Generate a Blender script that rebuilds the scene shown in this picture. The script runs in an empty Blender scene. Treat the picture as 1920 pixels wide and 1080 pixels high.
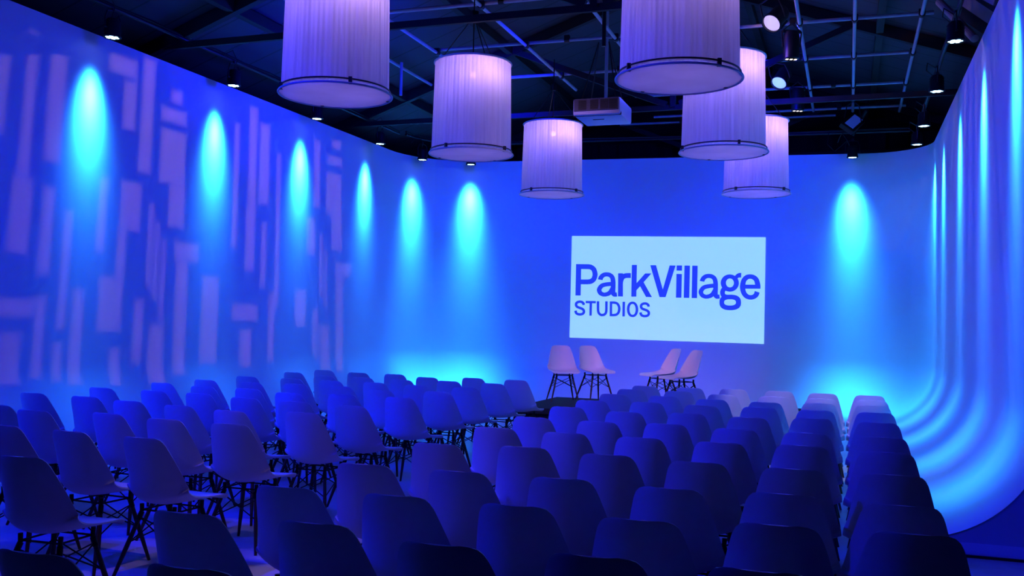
import bpy, bmesh, math, random
from mathutils import Vector, Matrix
import numpy as np
random.seed(7)
C = bpy.context.scene.collection
PI = math.pi
R = math.radians

# ------------------------------------------------------------------ helpers
def link(o, parent=None):
    C.objects.link(o)
    if parent: o.parent = parent
    return o

def obj(name, bm, mat, parent=None, smooth=False, loc=None):
    me = bpy.data.meshes.new(name)
    bm.normal_update(); bm.to_mesh(me); bm.free()
    me.materials.append(mat)
    if smooth:
        for p in me.polygons: p.use_smooth = True
        try: me.set_sharp_from_angle(angle=R(40))
        except Exception: pass
    o = bpy.data.objects.new(name, me)
    if loc: o.location = loc
    return link(o, parent)

def tag(o, label, cat, group=None, kind=None):
    o['label'] = label; o['category'] = cat
    if group: o['group'] = group
    if kind: o['kind'] = kind
    return o

def thing(name, label, cat, loc=(0, 0, 0), rotz=0, group=None):
    o = bpy.data.objects.new(name, None); C.objects.link(o)
    o.empty_display_size = .1
    o.location = loc; o.rotation_euler = (0, 0, rotz)
    return tag(o, label, cat, group)

def struct(name, bm, mat, smooth=False):
    o = obj(name, bm, mat, None, smooth); o['kind'] = 'structure'; return o

def box(bm, x0, x1, y0, y1, z0, z1, bev=0):
    r = bmesh.ops.create_cube(bm, size=1)
    vs = r['verts']
    for v in vs:
        v.co = Vector((x0 + (v.co.x + .5) * (x1 - x0), y0 + (v.co.y + .5) * (y1 - y0), z0 + (v.co.z + .5) * (z1 - z0)))
    if bev:
        es = list({e for v in vs for e in v.link_edges})
        bmesh.ops.bevel(bm, geom=es, offset=bev, segments=2, affect='EDGES', profile=.6)

def tube(bm, a, b, r0, r1=None, n=8, caps=True):
    a, b = Vector(a), Vector(b); r1 = r0 if r1 is None else r1
    d = (b - a).normalized(); u = d.orthogonal().normalized(); w = d.cross(u)
    A, B = [], []
    for k in range(n):
        t = 2 * PI * k / n; q = u * math.cos(t) + w * math.sin(t)
        A.append(bm.verts.new(a + q * r0)); B.append(bm.verts.new(b + q * r1))
    for k in range(n):
        j = (k + 1) % n
        bm.faces.new((A[k], A[j], B[j], B[k]))
    if caps:
        bm.faces.new(A[::-1]); bm.faces.new(B)

def polytube(bm, pts, r, n=6):
    pts = [Vector(p) for p in pts]; rings = []
    u = None
    for i, p in enumerate(pts):
        d = (pts[min(i + 1, len(pts) - 1)] - pts[max(i - 1, 0)]).normalized()
        u = d.orthogonal().normalized() if u is None else (u - d * u.dot(d)).normalized()
        w = d.cross(u)
        rings.append([bm.verts.new(p + (u * math.cos(2 * PI * k / n) + w * math.sin(2 * PI * k / n)) * r) for k in range(n)])
    for A, B in zip(rings, rings[1:]):
        for k in range(n):
            bm.faces.new((A[k], A[(k + 1) % n], B[(k + 1) % n], B[k]))
    bm.faces.new(rings[0][::-1]); bm.faces.new(rings[-1])

def torus(bm, R0, r, z, n=48, m=8, cx=0, cy=0):
    rings = []
    for i in range(n):
        t = 2 * PI * i / n
        rings.append([bm.verts.new((cx + (R0 + r * math.cos(2 * PI * k / m)) * math.cos(t), cy + (R0 + r * math.cos(2 * PI * k / m)) * math.sin(t), z + r * math.sin(2 * PI * k / m))) for k in range(m)])
    for i in range(n):
        A, B = rings[i], rings[(i + 1) % n]
        for k in range(m):
            bm.faces.new((A[k], B[k], B[(k + 1) % m], A[(k + 1) % m]))

def lathe(bm, prof, n=32):
    rings = [[bm.verts.new((r * math.cos(2 * PI * k / n), r * math.sin(2 * PI * k / n), z)) for k in range(n)] for r, z in prof]
    for A, B in zip(rings, rings[1:]):
        for k in range(n):
            bm.faces.new((A[k], A[(k + 1) % n], B[(k + 1) % n], B[k]))
    return rings

def beam(bm, a, b, w, h):
    """rectangular bar from a to b"""
    a, b = Vector(a), Vector(b); d = (b - a).normalized()
    s = d.cross(Vector((0, 0, 1)))
    s = s.normalized() if s.length > 1e-3 else Vector((1, 0, 0))
    u = s.cross(d).normalized()
    q = [(-1, -1), (1, -1), (1, 1), (-1, 1)]
    A = [bm.verts.new(a + s * i * w / 2 + u * j * h / 2) for i, j in q]
    B = [bm.verts.new(b + s * i * w / 2 + u * j * h / 2) for i, j in q]
    for k in range(4):
        bm.faces.new((A[k], A[(k + 1) % 4], B[(k + 1) % 4], B[k]))
    bm.faces.new(A[::-1]); bm.faces.new(B)

NB = bmesh.new

# ------------------------------------------------------------------ materials
def mat(name, col, rough=.5, metal=0, emis=None, es=0, bump=None, vary=0, scale=6, trans=0, spec=.5):
    m = bpy.data.materials.new(name); m.use_nodes = True
    nt = m.node_tree; b = nt.nodes['Principled BSDF']
    b.inputs['Base Color'].default_value = (*col, 1)
    b.inputs['Roughness'].default_value = rough
    b.inputs['Metallic'].default_value = metal
    b.inputs['Specular IOR Level'].default_value = spec
    if emis:
        b.inputs['Emission Color'].default_value = (*emis, 1); b.inputs['Emission Strength'].default_value = es
    tc = nt.nodes.new('ShaderNodeTexCoord')
    nz = nt.nodes.new('ShaderNodeTexNoise'); nz.inputs['Scale'].default_value = scale; nz.inputs['Detail'].default_value = 4
    nt.links.new(tc.outputs['Object'], nz.inputs['Vector'])
    if vary:
        mr = nt.nodes.new('ShaderNodeMixRGB'); mr.blend_type = 'MULTIPLY'; mr.inputs[1].default_value = (*col, 1); mr.inputs[0].default_value = 1
        rm = nt.nodes.new('ShaderNodeMapRange'); rm.inputs[3].default_value = 1 - vary; rm.inputs[4].default_value = 1
        nt.links.new(nz.outputs[0], rm.inputs[0]); nt.links.new(rm.outputs[0], mr.inputs[2])
        nt.links.new(mr.outputs[0], b.inputs['Base Color'])
    if bump:
        bp = nt.nodes.new('ShaderNodeBump'); bp.inputs['Strength'].default_value = bump; bp.inputs['Distance'].default_value = .01
        nt.links.new(nz.outputs[0], bp.inputs['Height']); nt.links.new(bp.outputs[0], b.inputs['Normal'])
    return m

M = {}
M['wall'] = mat('white_wall_paint', (.68, .68, .68), .7, vary=.04, scale=2.5, bump=.05, spec=.2)
M['floor'] = mat('white_floor_paint', (.62, .62, .64), .38, vary=.1, scale=1.3, spec=.4)
M['concrete'] = mat('studio_concrete', (.55, .55, .58), .5, vary=.35, scale=9, bump=.15)
M['rib'] = mat('cove_end_board', (.42, .42, .45), .6, vary=.1)
M['dark'] = mat('black_paint', (.012, .012, .014), .6, vary=.2)
M['drape'] = mat('black_drape', (.006, .006, .007), .9, vary=.2)
M['shell'] = mat('white_chair_plastic', (.72, .71, .71), .42, vary=.03, scale=3, spec=.35)
M['wood'] = mat('dark_dowel_wood', (.075, .035, .022), .5, vary=.35, scale=20)
M['wire'] = mat('black_wire', (.008, .008, .009), .4, metal=.4)
M['steel'] = mat('galvanised_tube', (.45, .45, .47), .5, metal=.15, vary=.2, scale=12)
M['timber'] = mat('dark_timber', (.016, .010, .010), .7, vary=.4, scale=5)
M['roof'] = mat('roof_boards', (.13, .13, .15), .7, vary=.25, scale=2)
M['plank'] = mat('stored_plank', (.32, .28, .25), .6, vary=.2, scale=8)
M['body'] = mat('black_fixture', (.012, .012, .014), .45, vary=.2, scale=15)
M['lens'] = mat('led_lens', (.6, .7, .8), .3, emis=(.45, .8, 1), es=5)
M['ledoff'] = mat('fixture_window', (.5, .5, .5), .3, emis=(1, .9, .75), es=1.6)
M['projector'] = mat('blue_lit_plastic', (.4, .46, .72), .4, vary=.03)  # room's blue light tinted into the white plastic
M['grille'] = mat('projector_grille', (.06, .07, .16), .6, vary=.3, scale=40)  # blue of the room light tinted in here as well
M['ring'] = mat('dark_hoop', (.03, .03, .05), .4, vary=.1)
M['hoop'] = mat('white_hoop', (.6, .6, .62), .5, vary=.05)
M['stage'] = mat('black_stage_carpet', (.02, .02, .024), .85, vary=.25, scale=30)
M['screen'] = mat('projected_light', (.8, .8, .8), .8, emis=(.285, .53, .55), es=1.0, vary=.01)  # glowing panel in place of the projector's throw on the wall
M['letters'] = mat('glowing_lettering', (.12, .13, .3), .8, vary=.02, spec=.1, emis=(.018, .05, .5), es=1)  # blue wash on the bare wall, put in as glow
M['flood'] = mat('flood_glass', (.35, .4, .5), .25, emis=(.02, .05, .4), es=.5)
M['bulb'] = mat('bulb', (1, .8, .6), .4, emis=(1, .6, .4), es=2)

def fabric(flat=False):
    m = bpy.data.materials.new('plain_voile' if flat else 'pleated_voile'); m.use_nodes = True
    nt = m.node_tree; N = nt.nodes; L = nt.links
    for n in list(N): N.remove(n)
    out = N.new('ShaderNodeOutputMaterial')
    d = N.new('ShaderNodeBsdfDiffuse'); t = N.new('ShaderNodeBsdfTranslucent'); tr = N.new('ShaderNodeBsdfTransparent')
    a = N.new('ShaderNodeMixShader'); b = N.new('ShaderNodeMixShader')
    tc = N.new('ShaderNodeTexCoord'); mp = N.new('ShaderNodeMapping'); mp.inputs['Scale'].default_value = (1, 1, 1) if flat else (14, 14, .5)
    nz = N.new('ShaderNodeTexNoise'); nz.inputs['Scale'].default_value = 2.2; nz.inputs['Detail'].default_value = 3
    L.new(tc.outputs['Object'], mp.inputs[0]); L.new(mp.outputs[0], nz.inputs['Vector'])
    cr = N.new('ShaderNodeMapRange'); cr.inputs[1].default_value = .3; cr.inputs[2].default_value = .7; cr.inputs[3].default_value = .7; cr.inputs[4].default_value = .83
    L.new(nz.outputs[0], cr.inputs[0])
    cb = N.new('ShaderNodeCombineColor')
    for i, tint in enumerate((.9, .92, 1.08)):
        tn = N.new('ShaderNodeMath'); tn.operation = 'MULTIPLY'; tn.inputs[1].default_value = tint
        L.new(cr.outputs[0], tn.inputs[0]); L.new(tn.outputs[0], cb.inputs[i])
    L.new(cb.outputs[0], d.inputs[0]); L.new(cb.outputs[0], t.inputs[0])
    a.inputs[0].default_value = .5
    L.new(d.outputs[0], a.inputs[1]); L.new(t.outputs[0], a.inputs[2])
    b.inputs[0].default_value = .06
    L.new(a.outputs[0], b.inputs[1]); L.new(tr.outputs[0], b.inputs[2]); L.new(b.outputs[0], out.inputs[0])
    return m
M['fabric'] = fabric()
M['diffuser'] = fabric(flat=True)

# ------------------------------------------------------------------ lights
def math_node(nt, op, a, b=None, c=None):
    n = nt.nodes.new('ShaderNodeMath'); n.operation = op
    for i, v in enumerate((a, b, c)):
        if v is None: continue
        if isinstance(v, (int, float)): n.inputs[i].default_value = v
        else: nt.links.new(v, n.inputs[i])
    return n.outputs[0]

def spot(name, loc, target, col, power, sigma=None, cone=150, size=.04, blend=.4, pattern=None, lobe=None):
    l = bpy.data.lights.new(name, 'SPOT'); l.color = col; l.energy = power
    l.spot_size = R(cone); l.spot_blend = blend; l.shadow_soft_size = size
    o = bpy.data.objects.new(name, l); C.objects.link(o)
    d = (Vector(target) - Vector(loc)).normalized()
    z = -d; x = Vector((0, 0, 1)).cross(z)
    x = x.normalized() if x.length > 1e-3 else Vector((1, 0, 0))
    y = z.cross(x)
    o.matrix_world = Matrix(((x.x, y.x, z.x, loc[0]), (x.y, y.y, z.y, loc[1]), (x.z, y.z, z.z, loc[2]), (0, 0, 0, 1)))
    if sigma or pattern:
        l.use_nodes = True; nt = l.node_tree
        em = nt.nodes['Emission']
        tc = nt.nodes.new('ShaderNodeTexCoord')
        sp = nt.nodes.new('ShaderNodeSeparateXYZ'); nt.links.new(tc.outputs['Normal'], sp.inputs[0])
        cz = math_node(nt, 'ABSOLUTE', sp.outputs[2])
        s = None
        if sigma:
            e = math_node(nt, 'MULTIPLY', math_node(nt, 'SUBTRACT', 1, cz), -2 / R(sigma) ** 2)
            s = math_node(nt, 'EXPONENT', e)
        if lobe:                                   # added downward lobe that brightens the cove: (weight, sigma)
            dn = Vector((x.z, y.z, z.z)) * -1
            dt = nt.nodes.new('ShaderNodeVectorMath'); dt.operation = 'DOT_PRODUCT'
            nt.links.new(tc.outputs['Normal'], dt.inputs[0]); dt.inputs[1].default_value = tuple(dn)
            e2 = math_node(nt, 'EXPONENT', math_node(nt, 'MULTIPLY', math_node(nt, 'SUBTRACT', 1, dt.outputs['Value']), -2 / R(lobe[1]) ** 2))
            s = math_node(nt, 'ADD', s, math_node(nt, 'MULTIPLY', e2, lobe[0]))
        if pattern:
            p = pattern(nt, sp, cz)
            s = p if s is None else math_node(nt, 'MULTIPLY', s, p)
        nt.links.new(s, em.inputs['Strength'])
    return o

RB= [[(-2.24, 2.14), (-2.17, 2.78), (-2.1, 3.37), (-2.14, 4.06), (-2.16, 4.92), (-2.15, 5.85), (-2.15, 6.63), (-2.19, 7.6), (-2.17, 8.37), (-2.18, 9.27), (-2.19, 10.07), (-2.14, 10.72)], [(-1.72, 2.18), (-1.7, 2.82), (-1.64, 3.39), (-1.68, 4.06), (-1.7, 5.02), (-1.66, 5.79), (-1.63, 6.58), (-1.62, 7.42), (-1.7, 8.45), (-1.7, 9.28), (-1.67, 10.07), (-1.63, 10.74)], [None, (-1.15, 2.71), (-1.14, 3.4), (-1.19, 4.08), (-1.19, 4.93), (-1.19, 5.77), (-1.2, 6.67), (-1.18, 7.56), (-1.21, 8.42), (-1.23, 9.14), (-1.19, 9.85), (-1.19, 10.81)], [None, (-0.69, 2.76), (-0.66, 3.34), (-0.71, 4.04), (-0.72, 4.88), (-0.72, 5.77), (-0.72, 6.59), (-0.72, 7.48), (-0.73, 8.49), (-0.72, 9.09), (-0.68, 9.91), (-0.69, 10.81)], [None, (-0.2, 2.79), (-0.2, 3.46), (-0.25, 4.12), (-0.25, 4.87), (-0.26, 5.87), (-0.26, 6.59), (-0.27, 7.69), (-0.26, 8.46), (-0.25, 9.31), (-0.24, 9.9), (-0.25, 10.72)], [None, None, (0.23, 3.51), (0.19, 4.06), (0.2, 4.9), (0.2, 5.79), (0.21, 6.59), (0.22, 7.6), (0.23, 8.5), (0.22, 9.33), (0.23, 9.99), (0.22, 10.7)]]
LB = [[(-3.63, 3.53), (-3.67, 4.37), (-3.7, 5.19), (-3.74, 6.07), (-3.68, 6.75), (-3.78, 7.7), (-3.79, 8.55), (-3.76, 9.23), (-3.76, 10.04), (-3.75, 10.83)], [(-4.24, 4.42), (-4.19, 5.22), (-4.18, 5.92), (-4.26, 6.84), (-4.36, 7.69), (-4.28, 8.36), (-4.35, 9.26), (-4.34, 10.11), (-4.33, 10.86)], [(-4.82, 4.46), (-4.81, 5.33), (-4.75, 6.05), (-4.8, 6.92), (-4.78, 7.59), (-4.92, 8.62), (-4.92, 9.36), (-4.84, 9.96), (-4.75, 10.61)], [(-5.36, 5.24), (-5.34, 6.17), (-5.44, 7.09), (-5.41, 7.81), (-5.42, 8.65), (-5.38, 9.34), (-5.39, 10.08), (-5.39, 10.94)], [(-5.83, 5.4), (-5.96, 6.31), (-5.94, 7.12), (-5.91, 7.81), (-5.9, 8.59), (-5.95, 9.4), (-5.88, 10.08), (-5.92, 10.95)], [(-6.52, 6.35), (-6.49, 7.13), (-6.54, 7.98), (-6.43, 8.62), (-6.48, 9.4), (-6.64, 10.47), (-6.6, 11.19)]]
GOBO= [(-1.279, -0.439, 0.025, 0.14), (-1.163, -0.459, 0.022, 0.237), (-1.16, -0.825, 0.041, 0.119), (-1.049, -0.452, 0.036, 0.185), (-1.047, -0.864, 0.025, 0.14), (-1.142, -1.114, 0.068, 0.026), (-1.156, -1.27, 0.038, 0.08), (-1.045, -1.204, 0.02, 0.127), (-0.734, -0.225, 0.074, 0.034), (-0.69, -0.367, 0.034, 0.091), (-0.591, -0.382, 0.034, 0.223), (-0.421, -0.274, 0.033, 0.024), (-0.432, -0.355, 0.076, 0.027), (-0.427, -0.52, 0.075, 0.105), (-0.392, -0.706, 0.048, 0.084), (-0.653, -0.74, 0.053, 0.088), (-0.689, -0.914, 0.022, 0.083), (-0.73, -1.092, 0.059, 0.093), (-0.536, -0.871, 0.013, 0.153), (-0.497, -0.927, 0.012, 0.144), (-0.455, -0.996, 0.012, 0.148), (-0.579, -1.185, 0.025, 0.111), (-0.475, -1.277, 0.042, 0.115), (-0.317, -0.881, 0.075, 0.033), (-0.34, -1.134, 0.036, 0.218), (-0.693, -1.314, 0.025, 0.067), (-0.884, -1.208, 0.026, 0.158), (-0.954, -0.985, 0.018, 0.195), (-0.797, -0.786, 0.02, 0.13), (-0.96, -1.284, 0.02, 0.062), (-0.0, -0.569, 0.017, 0.268), (0.118, -0.798, 0.032, 0.13), (0.095, -1.104, 0.093, 0.028), (0.101, -1.255, 0.037, 0.075), (-0.153, -1.139, 0.055, 0.169), (0.125, -0.558, 0.03, 0.359), (0.219, -0.442, 0.04, 0.185), (0.341, -0.728, 0.016, 0.349), (0.229, -0.855, 0.02, 0.141), (0.098, -1.109, 0.093, 0.032), (0.114, -1.258, 0.036, 0.077), (0.893, -0.233, 0.045, 0.022), (0.879, -0.322, 0.077, 0.023), (0.87, -0.499, 0.08, 0.108), (0.902, -0.694, 0.056, 0.09), (0.977, -0.878, 0.082, 0.032), (0.933, -1.157, 0.036, 0.245), (0.743, -0.867, 0.014, 0.149), (0.792, -0.932, 0.013, 0.136), (0.694, -1.194, 0.029, 0.11), (0.789, -1.273, 0.044, 0.111), (0.644, -0.733, 0.04, 0.088), (0.553, -1.079, 0.05, 0.083), (0.304, -1.168, 0.023, 0.15), (0.695, -0.416, 0.03, 0.168)]

# ------------------------------------------------------------------ room shell (the cyclorama)
XL, XR, ZT, RC = -8.15, 1.345, 4.7, .95
def path_points():
    pts = []                                   # (x, y, inward normal x, y)
    for y in np.linspace(-2.5, 16.2, 30): pts.append((XL, y, 1, 0))
    a0 = math.atan2(18.42 - 17.83, .345 + 6.55)
    cx, cy, r = XL + 1.63, 16.2, 1.63
    for t in np.linspace(PI, PI / 2 + a0, 19)[1:]:
        pts.append((cx + r * math.cos(t), cy + r * math.sin(t), -math.cos(t), -math.sin(t)))
    i_left = len(pts) - 10
    ex, ey = pts[-1][0], pts[-1][1]
    cx2, r2 = XR - 1.0, 1.0
    # right corner arc centre so that it is tangent to the slightly turned back wall
    slope = math.tan(a0)
    px = cx2 + r2 * math.cos(PI / 2 + a0); py = ey + slope * (px - ex); cy2 = py - r2 * math.sin(PI / 2 + a0)
    for f in np.linspace(0, 1, 21)[1:]:
        pts.append((ex + f * (px - ex), ey + f * (py - ey), math.sin(a0), -math.cos(a0)))
    for t in np.linspace(PI / 2 + a0, 0, 19)[1:]:
        pts.append((cx2 + r2 * math.cos(t), cy2 + r2 * math.sin(t), -math.cos(t), -math.sin(t)))
    i_right = len(pts) - 10
    for y in np.linspace(cy2, 7.6, 24)[1:]: pts.append((XR, y, -1, 0))
    return pts, i_left, i_right, a0
PATH, IL, IR, A0 = path_points()
PROF = [(RC * (1 - math.sin(t)), RC * (1 - math.cos(t)) + .001) for t in np.linspace(0, PI / 2, 25)] + [(0, z) for z in np.linspace(RC, ZT, 12)[1:]] + [(-.12, ZT), (-.12, 0)]
def wall(name, pts):
    bm = NB()
    cols = [[bm.verts.new((x + nx * o, y + ny * o, z)) for o, z in PROF] for x, y, nx, ny in pts]
    for A, B in zip(cols, cols[1:]):
        for k in range(len(PROF) - 1):
            bm.faces.new((A[k], B[k], B[k + 1], A[k + 1]))
    o = struct(name, bm, M['wall'], True)
    return o
wall('wall_left', PATH[:IL + 1]); wall('wall_back', PATH[IL:IR + 1]); wall('wall_right', PATH[IR:])

def add_floor():
    bm = NB()
    x0, x1 = XL - .12, .52
    v = [bm.verts.new(p) for p in ((x0, -2.5, 0), (x1, -2.5, 0), (x1, 7.6, 0), (XR + .12, 7.6, 0), (XR + .12, 18.6, 0), (x0, 18.6, 0))]
    f = bm.faces.new(v)
    r = bmesh.ops.extrude_face_region(bm, geom=[f])
    for e in r['geom']:
        if isinstance(e, bmesh.types.BMVert): e.co.z -= .1
    bmesh.ops.recalc_face_normals(bm, faces=bm.faces)
    struct('floor', bm, M['floor'])
    bm = NB(); box(bm, -11, 5, -4, 21, -.3, -.1)
    struct('floor_concrete', bm, M['concrete'])
    # end board of the right-hand cove
    bm = NB()
    pr = [(XR - RC * (1 - math.sin(t)), RC * (1 - math.cos(t))) for t in np.linspace(0, PI / 2, 25)]
    pts = [(.40, -.1)] + pr + [(XR, 1.6), (4.5, 1.6), (4.5, -.1)]
    f = bm.faces.new([bm.verts.new((x, 7.61, z)) for x, z in pts])
    r = bmesh.ops.extrude_face_region(bm, geom=[f])
    for e in r['geom']:
        if isinstance(e, bmesh.types.BMVert): e.co.y += .04
    bmesh.ops.recalc_face_normals(bm, faces=bm.faces)
    struct('trim_1', bm, M['rib'])
    bm = NB(); box(bm, .53, 4.5, 7.585, 7.607, -.1, -.082)
    struct('baseboard_right', bm, M['dark'])
add_floor()

# building behind the cyclorama
bm = NB(); box(bm, -11.2, -11, -4, 21, -.3, 5); struct('wall_west', bm, M['dark'])
bm = NB(); box(bm, 5, 5.2, -4, 21, -.3, 5.2); struct('wall_east', bm, M['dark'])
bm = NB(); box(bm, -11.2, 5.2, 20.9, 21.1, -.3, 7.6); struct('wall_north', bm, M['drape'])
bm = NB(); box(bm, -11.2, 5.2, -4.2, -4, -.3, 7.6); struct('wall_south', bm, M['dark'])

RX, RZ, RS = -2.6, 7.03, .353               # ridge of the roof
def roofz(x): return RZ - RS * abs(x - RX)
bm = NB()
for xa, xb in ((-11.2, RX), (RX, 5.2)):
    n = 1
    q = [(xa, -4.2, roofz(xa)), (xb, -4.2, roofz(xb)), (xb, 21.1, roofz(xb)), (xa, 21.1, roofz(xa))]
    lo = [bm.verts.new(p) for p in q]; hi = [bm.verts.new((p[0], p[1], p[2] + .1)) for p in q]
    bm.faces.new(lo); bm.faces.new(hi[::-1])
    for k in range(4): bm.faces.new((lo[k], hi[k], hi[(k + 1) % 4], lo[(k + 1) % 4]))
bmesh.ops.recalc_face_normals(bm, faces=bm.faces)
def roof_mat():
    m = mat('roof_boarding', (.13, .13, .15), .75)
    nt = m.node_tree; b = nt.nodes['Principled BSDF']
    tc = nt.nodes.new('ShaderNodeTexCoord'); sp = nt.nodes.new('ShaderNodeSeparateXYZ'); nt.links.new(tc.outputs['Object'], sp.inputs[0])
    fr = math_node(nt, 'FRACT', math_node(nt, 'MULTIPLY', sp.outputs[1], 1.65))
    ln = math_node(nt, 'LESS_THAN', fr, .05)
    mx = nt.nodes.new('ShaderNodeMixRGB'); mx.inputs[1].default_value = (.05, .05, .06, 1); mx.inputs[2].default_value = (.02, .02, .02, 1)
    nt.links.new(ln, mx.inputs[0]); nt.links.new(mx.outputs[0], b.inputs['Base Color'])
    return m
struct('ceiling', bm, roof_mat())

# ------------------------------------------------------------------ roof trusses, purlins
for i, y in enumerate((5.1, 9.9, 14.8, 19.4)):
    t = thing('roof_truss', ['dark timber roof truss nearest overhead above the seating', 'dark roof truss above the middle of the seating', 'dark roof truss over the space before the stage', 'dark roof truss beyond the far wall'][i], 'roof truss', (RX, y, 4.9), 0, 'roof trusses')
    bm = NB(); beam(bm, (-5.85, 0, 0), (5.2, 0, 0), .05, .08); obj('tie_beam', bm, M['timber'], t)
    for s, xe in ((-1, -8.2), (1, 7.0)):
        bm = NB(); beam(bm, (0, 0, RZ - 5.0), (xe, 0, roofz(RX + xe) - 5.0), .1, .16); obj('rafter', bm, M['timber'], t)
        bm = NB(); beam(bm, (s * .1, 0, .05), (s * 2.6, 0, roofz(RX + 2.6) - 5.05), .07, .09); obj('strut', bm, M['timber'], t)
    bm = NB(); beam(bm, (0, 0, 0), (0, 0, RZ - 5), .08, .1); obj('king_post', bm, M['timber'], t)
for x, lab in ((-7.2, 'dark purlin low on the roof above the patterned wall'), (-5.3, 'dark purlin halfway up the roof above the patterned wall'), (-1.5, 'dark purlin halfway up the roof above the curved wall side'), (.4, 'dark purlin low on the roof above the curved wall side')):
    bm = NB(); beam(bm, (x, -4, roofz(x) - .09), (x, 20.8, roofz(x) - .09), .1, .14)
    tag(obj('roof_purlin', bm, M['timber']), lab, 'roof beam', 'roof purlins')

# ------------------------------------------------------------------ scaffold grid
def pipe(a, b, label, r=.0242, couplers=()):
    a, b = Vector(a), Vector(b)
    t = thing('scaffold_pipe', label, 'scaffold pipe', tuple((a + b) / 2), 0, 'scaffold lighting grid')
    bm = NB(); tube(bm, a - (a + b) / 2, b - (a + b) / 2, r, n=12); obj('tube', bm, M['steel'], t, True)
    for f in couplers:
        p = a.lerp(b, f) - (a + b) / 2; d = (b - a).normalized()
        bm = NB(); tube(bm, p - d * .035, p + d * .035, r + .014, n=10); box(bm, p.x - .04, p.x + .04, p.y - .03, p.y + .03, p.z - .01, p.z + .07, .008)
        obj('coupler', bm, M['body'], t)
    return t
ZP = 5.5
longs = [(-6.7, 'first scaffold pipe along the room, nearest the patterned wall'), (-5.82, 'second scaffold pipe along the room from the patterned wall'), (-4.42, 'third scaffold pipe along the room, over the far left lanterns'),
         (-3.1, 'scaffold pipe along the room ending over the white projector'), (-.63, 'scaffold pipe along the room carrying the round lamps'), (.05, 'bright scaffold pipe along the room above the flood light'), (.85, 'scaffold pipe along the room nearest the curved wall')]
for i, (x, lab) in enumerate(longs):
    y1 = [15.2, 14.0, 15.7, 13.4, 18.3, 18.5, 18.7][i]
    pipe((x, 3, ZP), (x, y1, ZP), lab, couplers=[(yy - 3) / (y1 - 3) for yy in (11.2, 13.0, 14.8, 16.6) if yy < y1])
trans = [(9.4, -6.4, 1.0, 'nearest cross pipe'), (11.25, -6.4, 1.0, 'second cross pipe'), (13.05, -5.9, 1.0, 'third cross pipe'), (14.85, -5.3, .8, 'fourth cross pipe'), (16.65, -3.6, .85, 'fifth cross pipe'), (18.4, -3.6, .95, 'sixth cross pipe'), (18.95, -4.4, -.25, 'farthest cross pipe')]
for y, x0, x1, lab in trans:
    pipe((x0, y, ZP + .06), (x1, y + .1, ZP + .06), lab + ' of the scaffold grid over the seating', couplers=(.3, .75))
for x, y, z0, lab in ((-6.5, 12.2, 4.9, 'short upright scaffold pipe beside the first lanterns'), (-3.25, 13.1, 4.6, 'upright scaffold pipe beside the white projector'), (-2.2, 18.9, 5.0, 'short upright scaffold pipe against the black drape'), (-6.6, 13.4, 5.0, 'short upright scaffold pipe nearest the patterned wall corner')):
    pipe((x, y, z0), (x, y, min(6.2, roofz(x) - .1)), lab)
# lighting bars along the wall heads
def bar(pts, lab):
    t = thing('lighting_bar', lab, 'lighting bar', pts[0])
    bm = NB(); polytube(bm, [Vector(p) - Vector(pts[0]) for p in pts], .024, 10); obj('tube', bm, M['body'], t, True)
    bm = NB(); q = [Vector(p) - Vector(pts[0]) + Vector((0, 0, .045 - .02 * (i % 2))) for i, p in enumerate(pts)]
    polytube(bm, q, .02, 6); obj('cable_bundle', bm, M['body'], t, True)
bar([(XL + .25, y, 4.97) for y in np.linspace(2, 16, 24)], 'black lighting bar along the head of the patterned wall')
bar([(XL + 1.6 + 1.3 * math.cos(t), 16.2 + 1.3 * math.sin(t), 4.99) for t in np.linspace(PI, PI / 2, 9)] + [(-5.5, 17.6, 4.99)], 'black lighting bar curving round the far corner')
bar([(XR - .25, y, 4.97) for y in np.linspace(7.7, 17.5, 20)], 'black lighting bar along the head of the curved wall')
bar([(-5, 17.75, 5.02), (-2, 17.95, 5.02), (1, 18.1, 5.02)], 'black lighting bar above the screen wall')

# black drape hung above the back wall
bm = NB()
n = 160; A = []; B = []
for i in range(n + 1):
    f = i / n; x = -9.5 + f * 13; y = 19.9 + .07 * math.sin(i * 1.1) + .03 * math.sin(i * 2.7)
    A.append(bm.verts.new((x, y, 3.2))); B.append(bm.verts.new((x, y, 5.35)))
for i in range(n): bm.faces.new((A[i], A[i + 1], B[i + 1], B[i]))
tag(obj('stage_drape', bm, M['drape'], None, True), 'black drape hanging behind the head of the screen wall', 'drape')

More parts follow.
